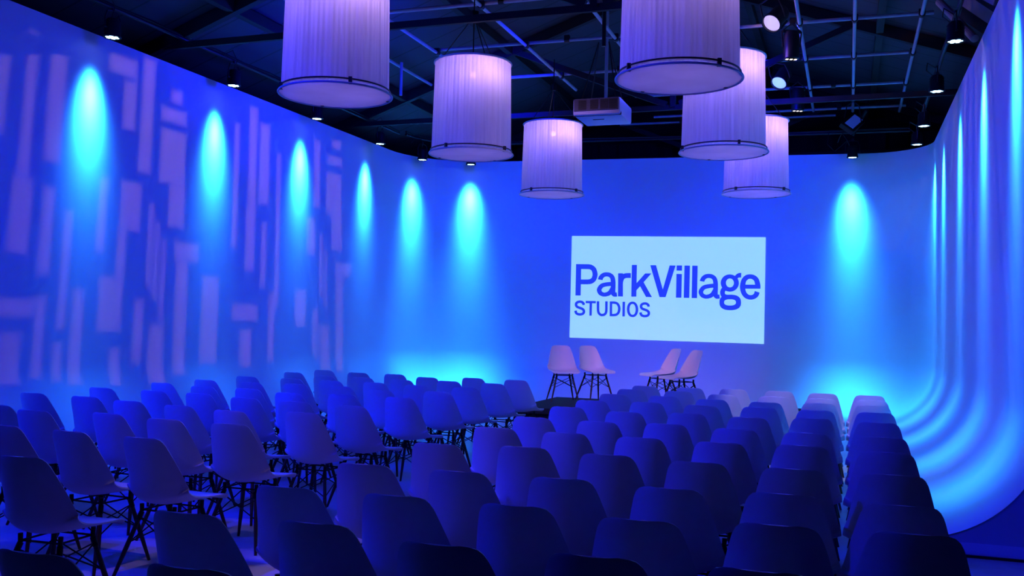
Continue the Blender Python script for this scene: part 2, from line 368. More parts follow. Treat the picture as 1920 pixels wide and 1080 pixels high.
# ------------------------------------------------------------------ LED cans
CYAN = (.026, .35, 1.0)
def led_can(loc, label, wallside, group='led cans on the wall head', power=900, lobe=(.1, 10), sigma=10.8, size=1.0):
    """can hanging from a bar, pointing down; wallside = unit xy vector towards the wall"""
    x, y, z = loc
    ang = math.atan2(wallside[1], wallside[0])
    t = thing('led_can', label, 'stage light', loc, ang, group)
    bm = NB()
    r = lathe(bm, [(.0, .21), (.06, .205), (.085, .17), (.09, .02), (.1, .0), (.092, -.012), (.088, .0)], 20)
    for k in range(4):
        box(bm, -.09, .09, -.004, .004, .05 + k * .035, .062 + k * .035)
    hs = obj('housing', bm, M['body'], t, True)
    bm = NB()
    for k in range(7):
        a = k * PI / 3; rr = 0 if k == 6 else .052
        cx, cy = rr * math.cos(a), rr * math.sin(a)
        vs = [bm.verts.new((cx + .025 * math.cos(2 * PI * j / 10), cy + .025 * math.sin(2 * PI * j / 10), -.006)) for j in range(10)]
        bm.faces.new(vs[::-1])
    obj('lens', bm, M['lens'], hs)
    bm = NB()
    polytube(bm, [(0, -.115, .08), (0, -.12, .2), (0, -.09, .28), (0, 0, .3), (0, .09, .28), (0, .12, .2), (0, .115, .08)], .009, 6)
    tube(bm, (0, 0, .29), (0, 0, .33), .018); tube(bm, (0, -.13, .09), (0, .13, .09), .011)
    obj('yoke', bm, M['body'], t)
    bm = NB()
    polytube(bm, [(-.03, .05, .2), (-.12, .1, .3), (-.1, .18, .42), (.0, .22, .36), (.05, .25, .28)], .007, 5)
    obj('cable', bm, M['body'], t, True)
    spot('can_beam', (x, y, z - .02), (x + wallside[0] * z * .32, y + wallside[1] * z * .32, 0), CYAN, power, sigma, cone=165, size=.03, lobe=lobe)
    return t
PW = 2500
left_y = [6.35, 8.62, 10.89, 13.05, 15.2]
names = ['first', 'second', 'third', 'fourth', 'fifth']
for i, y in enumerate(left_y):
    led_can((XL + .28, y, 4.63), f'black can light over the patterned wall, {names[i]} along from the camera', (-1, 0), power=PW)
led_can((-7.75, 16.74, 4.6), 'black can light in the rounded corner left of the screen', (-.92, .4), power=PW * .9, lobe=(1.3, 9))
led_can((-7.03, 17.45, 4.6), 'black can light just below the drum lantern left of the projector', (-.37, .93), power=PW, lobe=(1.45, 9))
led_can((.05, 18.06, 4.58), 'black can light on the screen wall below the tilted flood light', (0, 1), power=PW, lobe=(1.45, 9))
right_y = [17.3, 15.75, 13.5, 11.2, 9.1]
rn = ['in the far corner', 'second from the far corner', 'third from the far corner', 'fourth from the far corner', 'nearest the camera']
for i, y in enumerate(right_y):
    led_can((XR - .28, y, 4.63), 'black can light over the curved wall, ' + rn[i], (1, 0), power=PW * .9, lobe=(.8, 9))

# ------------------------------------------------------------------ other fixtures in the grid
def fresnel(loc, target, label, col, power, sigma):
    d = (Vector(target) - Vector(loc)).normalized()
    t = thing('fresnel_lamp', label, 'stage light', loc, 0, 'round lamps in the grid')
    t.rotation_euler = d.to_track_quat('Z', 'Y').to_euler()
    bm = NB(); lathe(bm, [(0, -.24), (.09, -.235), (.105, -.2), (.11, .0), (.125, .03), (.125, .06), (.112, .06), (.11, .03)], 24)
    box(bm, -.05, .05, -.13, -.1, -.2, 0, .01)
    hs = obj('housing', bm, M['body'], t, True)
    bm = NB(); lathe(bm, [(.0, .055), (.05, .052), (.085, .042), (.11, .03)], 24)
    m = mat('fresnel_glass', (.5, .55, .7), .2, emis=col, es=.8); obj('lens', bm, m, hs, True)
    bm = NB(); polytube(bm, [(-.14, 0, -.05), (-.15, 0.1, -.06), (-.13, .22, -.08), (0, .26, -.09), (.13, .22, -.08), (.15, .1, -.06), (.14, 0, -.05)], .01, 6); obj('yoke', bm, M['body'], t, True)
    spot('fresnel_beam', tuple(Vector(loc) + d * .09), target, (1, .55, .45), power * .4, sigma, cone=120, size=.08)
fresnel((-.88, 11.83, 5.2), (-3.2, 8.0, 1.2), 'round lit lamp high in the grid above the nearest right lantern', (.75, .6, 1), 60, 16)
fresnel((-.99, 14.75, 5.2), (-2.6, 11.4, 1.2), 'smaller round lit lamp beside the farther right lanterns', (.4, .7, 1), 60, 16)
def profile_can(loc, label, s):
    t = thing('profile_lamp', label, 'stage light', loc, .4, 'hanging cylinder lamps')
    bm = NB(); lathe(bm, [(0, .36), (.08, .35), (.1, .3), (.1, .0), (.085, -.01), (.08, .02)], 20); box(bm, -.12, .12, -.02, .02, .33, .37, .006); obj('housing', bm, M['body'], t, True)
    bm = NB()
    for k in range(-1, 2): box(bm, k * .055 - .016, k * .055 + .016, -.02, .02, -.012, -.006)
    obj('lens', bm, M['ledoff'], t)
    bm = NB(); polytube(bm, [(-.11, 0, .15), (-.13, 0, .35), (0, 0, .46), (.13, 0, .35), (.11, 0, .15)], .01, 6); obj('yoke', bm, M['body'], t, True)
profile_can((-.72, 12.75, 4.98), 'hanging cylinder lamp with small bright slots, nearer the camera', 1)
profile_can((-.78, 15.7, 4.95), 'hanging cylinder lamp with small bright slots, lower and farther back', 1)

# tilted flood light panel with its drop arm
t = thing('flood_light', 'rectangular tilted flood light hanging by the screen wall', 'stage light', (.05, 17.6, 5.1), 0)
rot = Matrix.Rotation(R(38), 4, 'Y') @ Matrix.Rotation(R(-50), 4, 'X')
bm = NB(); box(bm, -.13, .13, -.03, .06, -.26, .26, .015); bm.transform(rot); obj('housing', bm, M['body'], t)
bm = NB(); box(bm, -.085, .085, -.04, -.031, -.2, .2); bm.transform(rot); obj('glass', bm, M['flood'], t)
bm = NB(); polytube(bm, [(-.14, 0, .1), (-.1, 0, .3), (0, 0, .38), (.1, 0, .3), (.14, 0, .0)], .01, 6); obj('yoke', bm, M['body'], t)
t = thing('drop_arm', 'slanted black drop arm above the can light on the screen wall', 'bracket', (.05, 18.02, 4.96))
bm = NB(); tube(bm, (0, 0, 0), (.22, -.05, .42), .03); obj('tube', bm, M['body'], t)
bm = NB(); polytube(bm, [(-.1, 0, -.1), (-.3, -.05, -.28), (-.42, -.05, -.15), (-.4, 0, .1)], .008, 5); obj('cable', bm, M['body'], t, True)

# ------------------------------------------------------------------ projector
t = thing('projector', 'white ceiling projector with dark rear vents', 'projector', (-2.67, 10.32, 3.84), 0)
bm = NB(); box(bm, -.27, .27, 0, .62, 0, .19, .025); obj('housing', bm, M['projector'], t, True)
bm = NB(); box(bm, -.255, .255, -.012, .004, .045, .18, .004); rp = obj('rear_panel', bm, M['grille'], t)
for k, x in enumerate((-.155, -.02, .095, .195)):
    bm = NB()
    for j in range(9): box(bm, x - .045, x + .045, -.02, -.011, .06 + j * .012, .066 + j * .012)
    obj('vent', bm, M['dark'], rp)
bm = NB(); box(bm, -.274, .274, .05, .062, -.003, .03); obj('seam', bm, M['dark'], t)
bm = NB(); box(bm, -.1, .03, .25, .262, -.004, .002); obj('base_slot', bm, M['dark'], t)
bm = NB(); lathe(bm, [(.0, .05), (.06, .05), (.075, 0)], 20); bm.transform(Matrix.Translation((.1, .6, .1)) @ Matrix.Rotation(-PI / 2, 4, 'X')); obj('lens', bm, M['grille'], t, True)
t2 = bm = NB()
for sx in (-.2, .2):
    for sy in (.1, .5): tube(bm, (sx, sy, .18), (sx * .3, .3, .9), .008, n=6)
tube(bm, (0, .3, .85), (0, .3, 1.66), .024)
obj('mount', bm, M['body'], t)

# ------------------------------------------------------------------ drum lanterns
def make_lantern(loc, label):
    t = thing('drum_lantern', label, 'lantern', loc, random.uniform(0, 6), 'white fabric drum lanterns')
    bm = NB(); n = 264; rows = [(.0, .03), (.02, .05), (.08, .3), (.13, .6), (.135, .85), (.1, 1.0), (0, 1.06)]
    rng = random.Random(label); ph = [rng.uniform(0, 6) for _ in range(4)]
    V = []
    for dr, z in [(0, z) for z in (.03, .1, .25, .45, .65, .82, .94, 1.02, 1.06)]:
        f = z / 1.06; row = []
        for k in range(n):
            a = 2 * PI * k / n
            pl = .0035 * math.sin(66 * a + ph[0]) * (.7 + .5 * f) + .004 * math.sin(23 * a + ph[1] + f) + .004 * math.sin(9 * a + ph[2])
            r = .455 - .022 * f + pl
            zz = z + (.006 * math.sin(14 * a + ph[3]) if z > 1.03 else 0)
            row.append(bm.verts.new((r * math.cos(a), r * math.sin(a), zz)))
        V.append(row)
    for A, B in zip(V, V[1:]):
        for k in range(n): bm.faces.new((A[k], A[(k + 1) % n], B[(k + 1) % n], B[k]))
    obj('fabric_shade', bm, M['fabric'], t, True)
    bm = NB(); vs = [bm.verts.new((.485 * math.cos(2 * PI * k / 64), .485 * math.sin(2 * PI * k / 64), .004)) for k in range(64)]; bm.faces.new(vs[::-1])
    obj('diffuser_disc', bm, M['diffuser'], t)
    bm = NB(); torus(bm, .485, .009, .004, 64, 8); hp = obj('bottom_hoop', bm, M['hoop'], t, True)
    bm = NB(); torus(bm, .468, .007, .045, 64, 6)
    sh = obj('shade_hoop', bm, M['ring'], t, True)
    for k in range(4):
        bm = NB(); a = k * PI / 2 + .4; box(bm, .47 * math.cos(a) - .014, .47 * math.cos(a) + .014, .47 * math.sin(a) - .014, .47 * math.sin(a) + .014, .0, .06); obj('clip', bm, M['ring'], sh)
    bm = NB(); torus(bm, .445, .011, 1.06, 64, 8); obj('top_hoop', bm, M['hoop'], t, True)
    bm = NB()
    vs = [bm.verts.new((.44 * math.cos(2 * PI * k / 48), .44 * math.sin(2 * PI * k / 48), 1.055)) for k in range(48)]
    ci = [bm.verts.new((.14 * math.cos(2 * PI * k / 48), .14 * math.sin(2 * PI * k / 48), 1.05)) for k in range(48)]
    for k in range(48): bm.faces.new((vs[k], vs[(k + 1) % 48], ci[(k + 1) % 48], ci[k]))
    obj('top_cover', bm, M['fabric'], t)
    for k in range(3):
        a = k * 2 * PI / 3 + .3
        bm = NB(); tube(bm, (.44 * math.cos(a), .44 * math.sin(a), 1.06), (0, 0, 1.62), .006, n=6); obj('hanging_wire', bm, M['wire'], t)
    bm = NB(); tube(bm, (0, 0, .98), (0, 0, 2.06), .008, n=6); box(bm, -.04, .04, -.04, .04, 1.58, 1.68, .01); cd = obj('cord', bm, M['wire'], t)
    bm = NB(); bmesh.ops.create_uvsphere(bm, u_segments=14, v_segments=9, radius=.045); bm.transform(Matrix.Translation((0, 0, .93))); obj('bulb', bm, M['bulb'], cd, True)
    l = bpy.data.lights.new('lantern_bulb', 'POINT'); l.energy = LANT; l.color = (1, .58, .95); l.shadow_soft_size = .05
    o = bpy.data.objects.new('lantern_bulb', l); C.objects.link(o); o.location = (loc[0] + .13, loc[1] - .12, loc[2] + .9)
LANT = 7
for x, y, lab in ((-4.2, 7.26, 'white drum lantern nearest the patterned wall, its top cut off'), (-4.13, 10.25, 'white drum lantern hung left of the projector, its whole drum clear of the others'), (-4.22, 13.75, 'smallest white drum lantern, hung below the projector'),
                  (-1.25, 7.35, 'largest white drum lantern right of the projector, its top cut off'), (-1.32, 10.75, 'white drum lantern partly hidden behind the largest lantern'), (-1.27, 14.2, 'farthest white drum lantern, lowest behind the two right-hand ones')):
    make_lantern((x, y, 3.43 if y != 7.35 else 3.40), lab)

# ------------------------------------------------------------------ stored timber above the curved wall
for a, b, w, h, mt, lab, nm in (((1.0, 12.4, 5.45), (1.3, 11.6, 4.75), .08, .08, 'plank', 'pale stored pole leaning over the curved wall head, by the cross pipes', 'storage_pole'),
                        ((1.25, 12.3, 5.3), (1.55, 11.5, 4.75), .03, .2, 'timber', 'dark stored board leaning over the curved wall head, lowest of its row', 'stored_board'),
                        ((1.2, 11.9, 5.35), (1.5, 11.1, 4.78), .03, .2, 'plank', 'pale stored board leaning over the curved wall head, middle of its row', 'stored_board'),
                        ((1.15, 11.5, 5.4), (1.5, 10.7, 4.78), .03, .2, 'timber', 'dark stored board leaning over the curved wall head, upper in its row', 'stored_board'),
                        ((1.0, 11.0, 5.3), (1.35, 10.3, 4.78), .03, .16, 'plank', 'pale stored board leaning over the curved wall head, topmost of its row', 'stored_board')):
    bm = NB()
    if nm == 'storage_pole': tube(bm, a, b, .045, n=14)
    else: beam(bm, a, b, w, h)
    tag(obj(nm, bm, M[mt]), lab, 'timber', 'timber stored above the curved wall')

# ------------------------------------------------------------------ projected logo on the back wall
QUAD = [Vector((-5.08, 17.95, 3.21)), Vector((-1.45, 18.24, 3.18)), Vector((-1.46, 18.24, 1.21)), Vector((-5.09, 17.95, 1.24))]
nb = Vector((math.sin(A0), -math.cos(A0), 0))
base = Vector(PATH[len(PATH) // 2 + 5][:2] + (0,))
kb = IL + 14
pb = Vector((PATH[kb][0], PATH[kb][1], 0))
def onwall(p, off):
    d = (p - pb).dot(nb)
    return p - nb * d + nb * off
def homog(src, dst):
    A = []; B = []
    for (x, y), (u, v) in zip(src, dst):
        A.append([x, y, 1, 0, 0, 0, -u * x, -u * y]); B.append(u)
        A.append([0, 0, 0, x, y, 1, -v * x, -v * y]); B.append(v)
    h = np.linalg.solve(np.array(A, float), np.array(B, float))
    return lambda x, y: ((h[0] * x + h[1] * y + h[2]) / (h[6] * x + h[7] * y + 1), (h[3] * x + h[4] * y + h[5]) / (h[6] * x + h[7] * y + 1))
ax = Vector((math.cos(A0), math.sin(A0), 0))
src = [(70, 63), (1850, 68), (1826, 1058), (37, 990)]
dst = [((q - pb).dot(ax), q.z) for q in QUAD]
Hm = homog(src, dst)
def lpt(x, y, off):
    s, z = Hm(x, y)
    return pb + ax * s + Vector((0, 0, z)) + nb * off
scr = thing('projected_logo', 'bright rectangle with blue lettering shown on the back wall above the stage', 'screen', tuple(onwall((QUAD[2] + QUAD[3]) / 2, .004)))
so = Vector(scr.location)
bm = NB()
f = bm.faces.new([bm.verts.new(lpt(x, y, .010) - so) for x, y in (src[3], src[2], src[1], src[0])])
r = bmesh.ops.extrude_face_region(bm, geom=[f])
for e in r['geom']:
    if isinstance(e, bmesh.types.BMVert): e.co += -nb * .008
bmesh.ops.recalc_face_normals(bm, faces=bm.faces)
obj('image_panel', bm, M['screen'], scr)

def catmull(P, n=8):
    if len(P) < 3: return [tuple(p) for p in P]
    out = []
    Q = [tuple(2 * np.array(P[0]) - np.array(P[1]))] + list(P) + [tuple(2 * np.array(P[-1]) - np.array(P[-2]))]
    for i in range(1, len(Q) - 2):
        p0, p1, p2, p3 = [np.array(Q[j], float) for j in (i - 1, i, i + 1, i + 2)]
        for t in np.linspace(0, 1, n, endpoint=False):
            out.append(tuple(.5 * (2 * p1 + (p2 - p0) * t + (2 * p0 - 5 * p1 + 4 * p2 - p3) * t * t + (3 * p1 - p0 - 3 * p2 + p3) * t ** 3)))
    out.append(tuple(P[-1])); return out
class Letters:
    def __init__(s): s.bm = NB(); s.k = 0
    def off(s):
        s.k += 1; return .0125 + .00006 * s.k
    def poly(s, pts):
        o = s.off(); f = s.bm.faces.new([s.bm.verts.new(lpt(x, y, o) - so) for x, y in pts[::-1]])
    def stroke(s, pts, w, smooth=True, w2=None):
        """w = thickness across near-vertical runs, w2 across near-horizontal runs"""
        P = catmull(pts) if smooth else pts
        w2 = w2 or w; o = s.off(); L = []; Rr = []
        for i, p in enumerate(P):
            a = np.array(P[max(i - 1, 0)]); b = np.array(P[min(i + 1, len(P) - 1)]); d = (b - a) / (np.linalg.norm(b - a) + 1e-9)
            n = np.array((-d[1], d[0])); ww = (w * abs(d[1]) + w2 * abs(d[0])) / (abs(d[0]) + abs(d[1])) / 2
            L.append(s.bm.verts.new(lpt(*(np.array(p) + n * ww), o) - so)); Rr.append(s.bm.verts.new(lpt(*(np.array(p) - n * ww), o) - so))
        for i in range(len(P) - 1):
            s.bm.faces.new((L[i], L[i + 1], Rr[i + 1], Rr[i]))
    def ell(s, cx, cy, rx, ry, w, w2=None, a0=0, a1=2 * PI, n=48):
        s.stroke([(cx + rx * math.cos(a0 + (a1 - a0) * i / n), cy + ry * math.sin(a0 + (a1 - a0) * i / n)) for i in range(n + 1)], w, False, w2)
    def done(s, name, label):
        bmesh.ops.recalc_face_normals(s.bm, faces=s.bm.faces)
        for f in s.bm.faces:
            f.normal_update()
            if f.normal.dot(nb) < 0: f.normal_flip()
        o = obj(name, s.bm, M['letters'], scr); o['label'] = label; return o
def gA(P): return [((12 + x / 9) * 4.91, (55 + y / 9) * 4.91) for x, y in P]
def gB(P): return [((240 + x / 9.82) * 4.91, (55 + y / 9.82) * 4.91) for x, y in P]
KA, KB = 4.91 / 9, 4.91 / 9.82
def ring(T, cx, cy, ro, ri, co=(0, 0), g=gA, e=2.0, n=56):
    o = T.off(); A = []; B = []
    for k in range(n):
        t = 2 * PI * k / n; c, q = math.cos(t), math.sin(t)
        c = math.copysign(abs(c) ** (2 / e), c); q = math.copysign(abs(q) ** (2 / e), q)
        for L, r, d in ((A, ro, co), (B, ri, (0, 0))):
            L.append(T.bm.verts.new(lpt(*g([(cx + d[0] + r[0] * c, cy + d[1] + r[1] * q)])[0], o) - so))
    for k in range(n): T.bm.faces.new((A[k], A[(k + 1) % n], B[(k + 1) % n], B[k]))
T = Letters()
def small_a(f):
    T.stroke(f([(483, 352), (487, 332), (505, 300), (540, 272), (588, 262), (640, 272), (680, 308), (696, 375), (696, 470), (692, 540), (697, 582), (718, 602), (758, 599)]), 80 * KA, w2=70 * KA)
    T.stroke(f([(700, 420), (655, 422), (570, 432), (505, 455), (463, 515), (478, 570), (518, 596), (560, 601), (615, 585), (655, 550), (690, 490)]), 80 * KA, w2=67 * KA)
T.poly(gA([(82, 90), (168, 92), (152, 617), (66, 615)]))
T.stroke(gA([(120, 131), (292, 133)]), 82 * KA, False, 82 * KA); T.stroke(gA([(120, 388), (285, 388)]), 81 * KA, False, 81 * KA)
T.stroke(gA([(285, 132), (332, 142), (376, 180), (397, 258), (377, 335), (332, 376), (280, 388)]), 84 * KA, w2=82 * KA)
small_a(gA)
T.poly(gA([(783, 243), (862, 243), (858, 634), (775, 632)])); T.stroke(gA([(820, 450), (826, 375), (850, 318), (890, 288), (940, 281), (994, 281)]), 78 * KA, w2=82 * KA)
T.poly(gA([(1013, 102), (1098, 102), (1082, 637), (997, 636)])); T.poly(gA([(1088, 410), (1235, 245), (1340, 245), (1078, 538)])); T.poly(gA([(1125, 420), (1190, 362), (1345, 645), (1245, 642)]))
T.poly([(780, 328), (833, 328), (893, 552), (866, 622)]); T.poly([(780, 328), (893, 552), (918, 622), (862, 622)]); T.poly([(893, 552), (959, 330), (1013, 331), (918, 622), (880, 622)])
T.poly([(1023, 330), (1073, 330), (1071, 379), (1021, 378)]); T.poly([(1020, 408), (1070, 409), (1063, 628), (1013, 627)])
T.poly([(1095, 331), (1145, 332), (1136, 630), (1085, 629)]); T.poly([(1167, 332), (1217, 333), (1208, 632), (1158, 631)])
small_a(lambda P: [((248.35 + (x - 420) / 9 * 1.07) * 4.91, (83 + (y - 228) / 9 * 1.037) * 4.91) for x, y in P])
ring(T, 671, 443, (169, 160), (74, 83), (-2, 2), gB)
T.poly(gB([(765, 312), (800, 277), (838, 259), (884, 256), (880, 342), (830, 345), (806, 372)]))
T.stroke(gB([(572, 540), (545, 575), (531, 615), (537, 655), (562, 688), (610, 702), (690, 704)]), 87 * KB, w2=84 * KB)
ring(T, 670, 803, (201, 144), (110, 58), (4, 1), gB, 2.5)
T.stroke(gB([(905, 512), (1239, 513)]), 75 * KB, False, 75 * KB)
T.stroke(gB([(1190, 549), (1189, 480), (1165, 390), (1115, 341), (1050, 325), (985, 340), (930, 400), (905, 515), (925, 620), (978, 688), (1050, 711), (1115, 698), (1158, 662), (1178, 608)]), 98 * KB, w2=82 * KB)
T.done('lettering', 'large blue ParkVillage lettering')
T = Letters()
def cap_s(dx, dy):
    T.stroke(gA([(x + dx, y + dy) for x, y in [(202, 775), (195, 747), (172, 727), (137, 720), (100, 729), (77, 752), (76, 783), (96, 808), (135, 824), (175, 840), (200, 865), (202, 898), (181, 924), (135, 934), (93, 924), (72, 904), (64, 870)]]), 44 * KA, w2=42 * KA)
cap_s(0, 0)
T.poly(gA([(235, 707), (405, 710), (404, 748), (234, 745)])); T.poly(gA([(300, 740), (342, 740), (332, 955), (293, 955)]))
T.stroke(gA([(441, 712), (440, 780), (440, 860), (450, 908), (478, 938), (508, 945), (545, 936), (570, 905), (578, 860), (580, 780), (582, 714)]), 42 * KA, w2=42 * KA)
T.poly(gA([(638, 715), (678, 715), (672, 966), (632, 965)])); T.stroke(gA([(655, 736), (715, 737), (763, 755), (789, 800), (794, 850), (780, 903), (747, 937), (700, 946), (648, 946)]), 43 * KA, w2=41 * KA)
T.poly(gA([(852, 722), (893, 722), (886, 970), (845, 970)]))
ring(T, 1017, 851, (95, 131), (51, 91), (0, 0), gA, 2.15)
cap_s(1086, 32)
T.done('lettering', 'smaller blue STUDIOS lettering')

# ------------------------------------------------------------------ stage
ang = A0 * .3
st = thing('stage_platform', 'low black stage platform under the screen', 'stage', (-2.85, 13.55, 0), 0)
bm = NB(); box(bm, -1.47, 2.4, -1.05, 1.0, .27, .35, .006); obj('deck', bm, M['stage'], st)
bm = NB(); box(bm, -1.43, 2.36, -1.01, .96, 0, .27); obj('skirt', bm, M['drape'], st)

# ------------------------------------------------------------------ chairs
def shell_mesh():
    # centre line: (y, z, half width, side lift) from seat front to top of backrest
    K = [(.262, .418, .185, .000, 0), (.255, .432, .205, .002, 0), (.225, .442, .216, .006, 0), (.15, .438, .223, .014, 0), (.05, .428, .2275, .032, 0), (-.05, .424, .2275, .054, 0), (-.12, .432, .226, .078, 0),
         (-.165, .455, .221, .096, 0), (-.19, .49, .216, .106, 0), (-.207, .54, .207, .102, 0), (-.222, .60, .195, .090, 0), (-.236, .66, .181, .074, 0), (-.249, .72, .166, .056, 0), (-.258, .765, .153, .042, 0),
         (-.263, .79, .141, .034, 0), (-.2655, .807, .126, .026, 0), (-.267, .816, .104, .018, 0), (-.268, .82, .072, .011, 0)]
    P = [np.array(k[:4]) for k in K]
    rows = []
    for i in range(len(P) - 1):
        p0 = P[max(i - 1, 0)]; p1 = P[i]; p2 = P[i + 1]; p3 = P[min(i + 2, len(P) - 1)]
        for t in ((0, .5) if i < 13 else (0,)):
            rows.append(.5 * (2 * p1 + (p2 - p0) * t + (2 * p0 - 5 * p1 + 4 * p2 - p3) * t * t + (3 * p1 - p0 - 3 * p2 + p3) * t ** 3))
    rows.append(P[-1])
    bm = NB(); S = np.linspace(-1, 1, 17); V = []
    for i, (y, z, w, c) in enumerate(rows):
        a = rows[max(i - 1, 0)]; b = rows[min(i + 1, len(rows) - 1)]
        d = np.array((b[0] - a[0], b[1] - a[1])); d /= np.linalg.norm(d)
        n = np.array((d[1], -d[0]))                       # towards the sitter
        if n[1] < 0 and i < 12: n = -n
        row = []
        for s in S:
            k = c * abs(s) ** 2.2
            row.append(bm.verts.new((s * w, y + n[0] * k, z + n[1] * k)))
        V.append(row)
    for A, B in zip(V, V[1:]):
        for k in range(16): bm.faces.new((A[k], A[k + 1], B[k + 1], B[k]))
    bmesh.ops.recalc_face_normals(bm, faces=bm.faces)
    bmesh.ops.solidify(bm, geom=bm.faces[:], thickness=.008)
    bmesh.ops.recalc_face_normals(bm, faces=bm.faces)
    return bm
LEGT = {(-1, 1): (-.115, .13), (1, 1): (.115, .13), (-1, -1): (-.115, -.09), (1, -1): (.115, -.09)}
LEGB = {(-1, 1): (-.205, .215), (1, 1): (.205, .215), (-1, -1): (-.205, -.215), (1, -1): (.205, -.215)}
def legpt(k, z):
    f = (.385 - z) / .385; a, b = LEGT[k], LEGB[k]
    return Vector((a[0] + (b[0] - a[0]) * f, a[1] + (b[1] - a[1]) * f, z))
def make_chair():
    t = thing('shell_chair', 'x', 'chair')
    obj('seat_shell', shell_mesh(), M['shell'], t, True)
    for k in LEGT:
        bm = NB(); tube(bm, legpt(k, .0), legpt(k, .17), .009, .0135, n=10); tube(bm, legpt(k, .17), legpt(k, .375), .0135, .012, n=10)
        obj('leg', bm, M['wood'], t, True)
    bm = NB()
    ks = [(-1, 1), (1, 1), (1, -1), (-1, -1)]
    for i in range(4):
        a, b = ks[i], ks[(i + 1) % 4]
        tube(bm, legpt(a, .345), legpt(b, .205), .0042, n=5); tube(bm, legpt(b, .345), legpt(a, .205), .0042, n=5)
        tube(bm, legpt(a, .385), legpt(b, .385), .0055, n=5)
        p = legpt(a, .375); tube(bm, legpt(a, .33), p, .015, n=8)
        q = Vector((p.x * 1.02, p.y, .426 if a[1] > 0 else .42)); tube(bm, p, q, .012, n=8)
    obj('wire_frame', bm, M['wire'], t)
    return t
chair0 = make_chair(); used = [False]
def dup(root):
    r = root.copy(); C.objects.link(r)
    for ch in list(root.children):
        c = ch.copy(); C.objects.link(c); c.parent = r
    return r
KIDS = None
def place(x, y, z, rz, label, group):
    if not used[0]: r = chair0; used[0] = True
    else: r = dup(chair0)
    r.location = (x, y, z); r.rotation_euler = (0, 0, rz); r['label'] = label; r['group'] = group
ORD = ['first', 'second', 'third', 'fourth', 'fifth', 'sixth', 'seventh', 'eighth', 'ninth', 'tenth', 'eleventh', 'twelfth']
def seat_name(c, last):
    return 'aisle seat' if c == 0 else ('end seat' if c == last else ORD[c] + ' seat from aisle')
def field(cols, block, group, yaw):
    for c, col in enumerate(cols):
        n = len(col)
        xm = sum(p[0] for p in col if p) / len([p for p in col if p])
        for k, p in enumerate(col):
            if not p: continue
            p = (.65 * xm + .35 * p[0], p[1])
            row = n - 1 - k
            a = yaw(c, k)
            x, y = p[0] - math.sin(a) * .262, p[1] + math.cos(a) * .262
            place(x, y, 0, a, f'white shell chair, {block}, {ORD[row]} row from stage, {seat_name(c, len(cols) - 1)}', group)
rj = random.Random(3)
field(RB, 'block below the screen', 'chairs in the block below the screen', lambda c, k: R(rj.uniform(-1.2, 1.2)))
field(LB, 'block beside patterned wall', 'chairs in the block beside the patterned wall', lambda c, k: R(rj.uniform(-4, 3)))
for x, y, fx, fy, lab in ((-4.02, 13.85, .45, -.9, 'leftmost of the four white shell chairs on the black stage'), (-3.62, 14.2, .72, -.7, 'second white shell chair from the left on the black stage'),
                          (-2.55, 13.95, -.78, -.62, 'third white shell chair from the left on the stage, turned towards the first two'), (-2.15, 13.35, -.74, -.67, 'rightmost of the four white shell chairs on the black stage')):
    place(x, y, .351, math.atan2(-fx, fy), lab, 'chairs on the stage')

# ------------------------------------------------------------------ lighting
def gobo_pattern(nt, sp, cz):
    u = math_node(nt, 'DIVIDE', sp.outputs[0], cz); v = math_node(nt, 'DIVIDE', sp.outputs[1], cz)
    cb = nt.nodes.new('ShaderNodeCombineXYZ'); nt.links.new(u, cb.inputs[0]); nt.links.new(v, cb.inputs[1])
    acc = None; s = .024
    for cx, cy, hx, hy in GOBO:
        a = nt.nodes.new('ShaderNodeVectorMath'); a.operation = 'SUBTRACT'; nt.links.new(cb.outputs[0], a.inputs[0]); a.inputs[1].default_value = (cx, cy, 0)
        b = nt.nodes.new('ShaderNodeVectorMath'); b.operation = 'ABSOLUTE'; nt.links.new(a.outputs[0], b.inputs[0])
        c = nt.nodes.new('ShaderNodeVectorMath'); c.operation = 'MULTIPLY_ADD'; nt.links.new(b.outputs[0], c.inputs[0]); c.inputs[1].default_value = (-1 / s, -1 / s, 0)
        c.inputs[2].default_value = (hx / s + .5, hy / s + .5, 0)
        d = nt.nodes.new('ShaderNodeSeparateXYZ'); nt.links.new(c.outputs[0], d.inputs[0])
        m = math_node(nt, 'MINIMUM', d.outputs[0], d.outputs[1])
        acc = m if acc is None else math_node(nt, 'MAXIMUM', acc, m)
    n = nt.nodes.new('ShaderNodeClamp'); nt.links.new(acc, n.inputs[0])
    return math_node(nt, 'DIVIDE', n.outputs[0], math_node(nt, 'POWER', cz, 1.7))
def stripe_pattern(freq, seed, thr=.5, soft=.12, vfreq=0.0):
    def f(nt, sp, cz):
        u = math_node(nt, 'DIVIDE', sp.outputs[0], cz); v = math_node(nt, 'DIVIDE', sp.outputs[1], cz)
        cb = nt.nodes.new('ShaderNodeCombineXYZ'); nt.links.new(math_node(nt, 'MULTIPLY', u, freq), cb.inputs[0]); nt.links.new(math_node(nt, 'MULTIPLY', v, vfreq), cb.inputs[1]); cb.inputs[2].default_value = seed
        nz = nt.nodes.new('ShaderNodeTexNoise'); nz.inputs['Scale'].default_value = 1; nz.inputs['Detail'].default_value = 2; nt.links.new(cb.outputs[0], nz.inputs['Vector'])
        mr = nt.nodes.new('ShaderNodeMapRange'); mr.inputs[1].default_value = thr - soft; mr.inputs[2].default_value = thr + soft; nt.links.new(nz.outputs[0], mr.inputs[0])
        return mr.outputs[0]
    return f
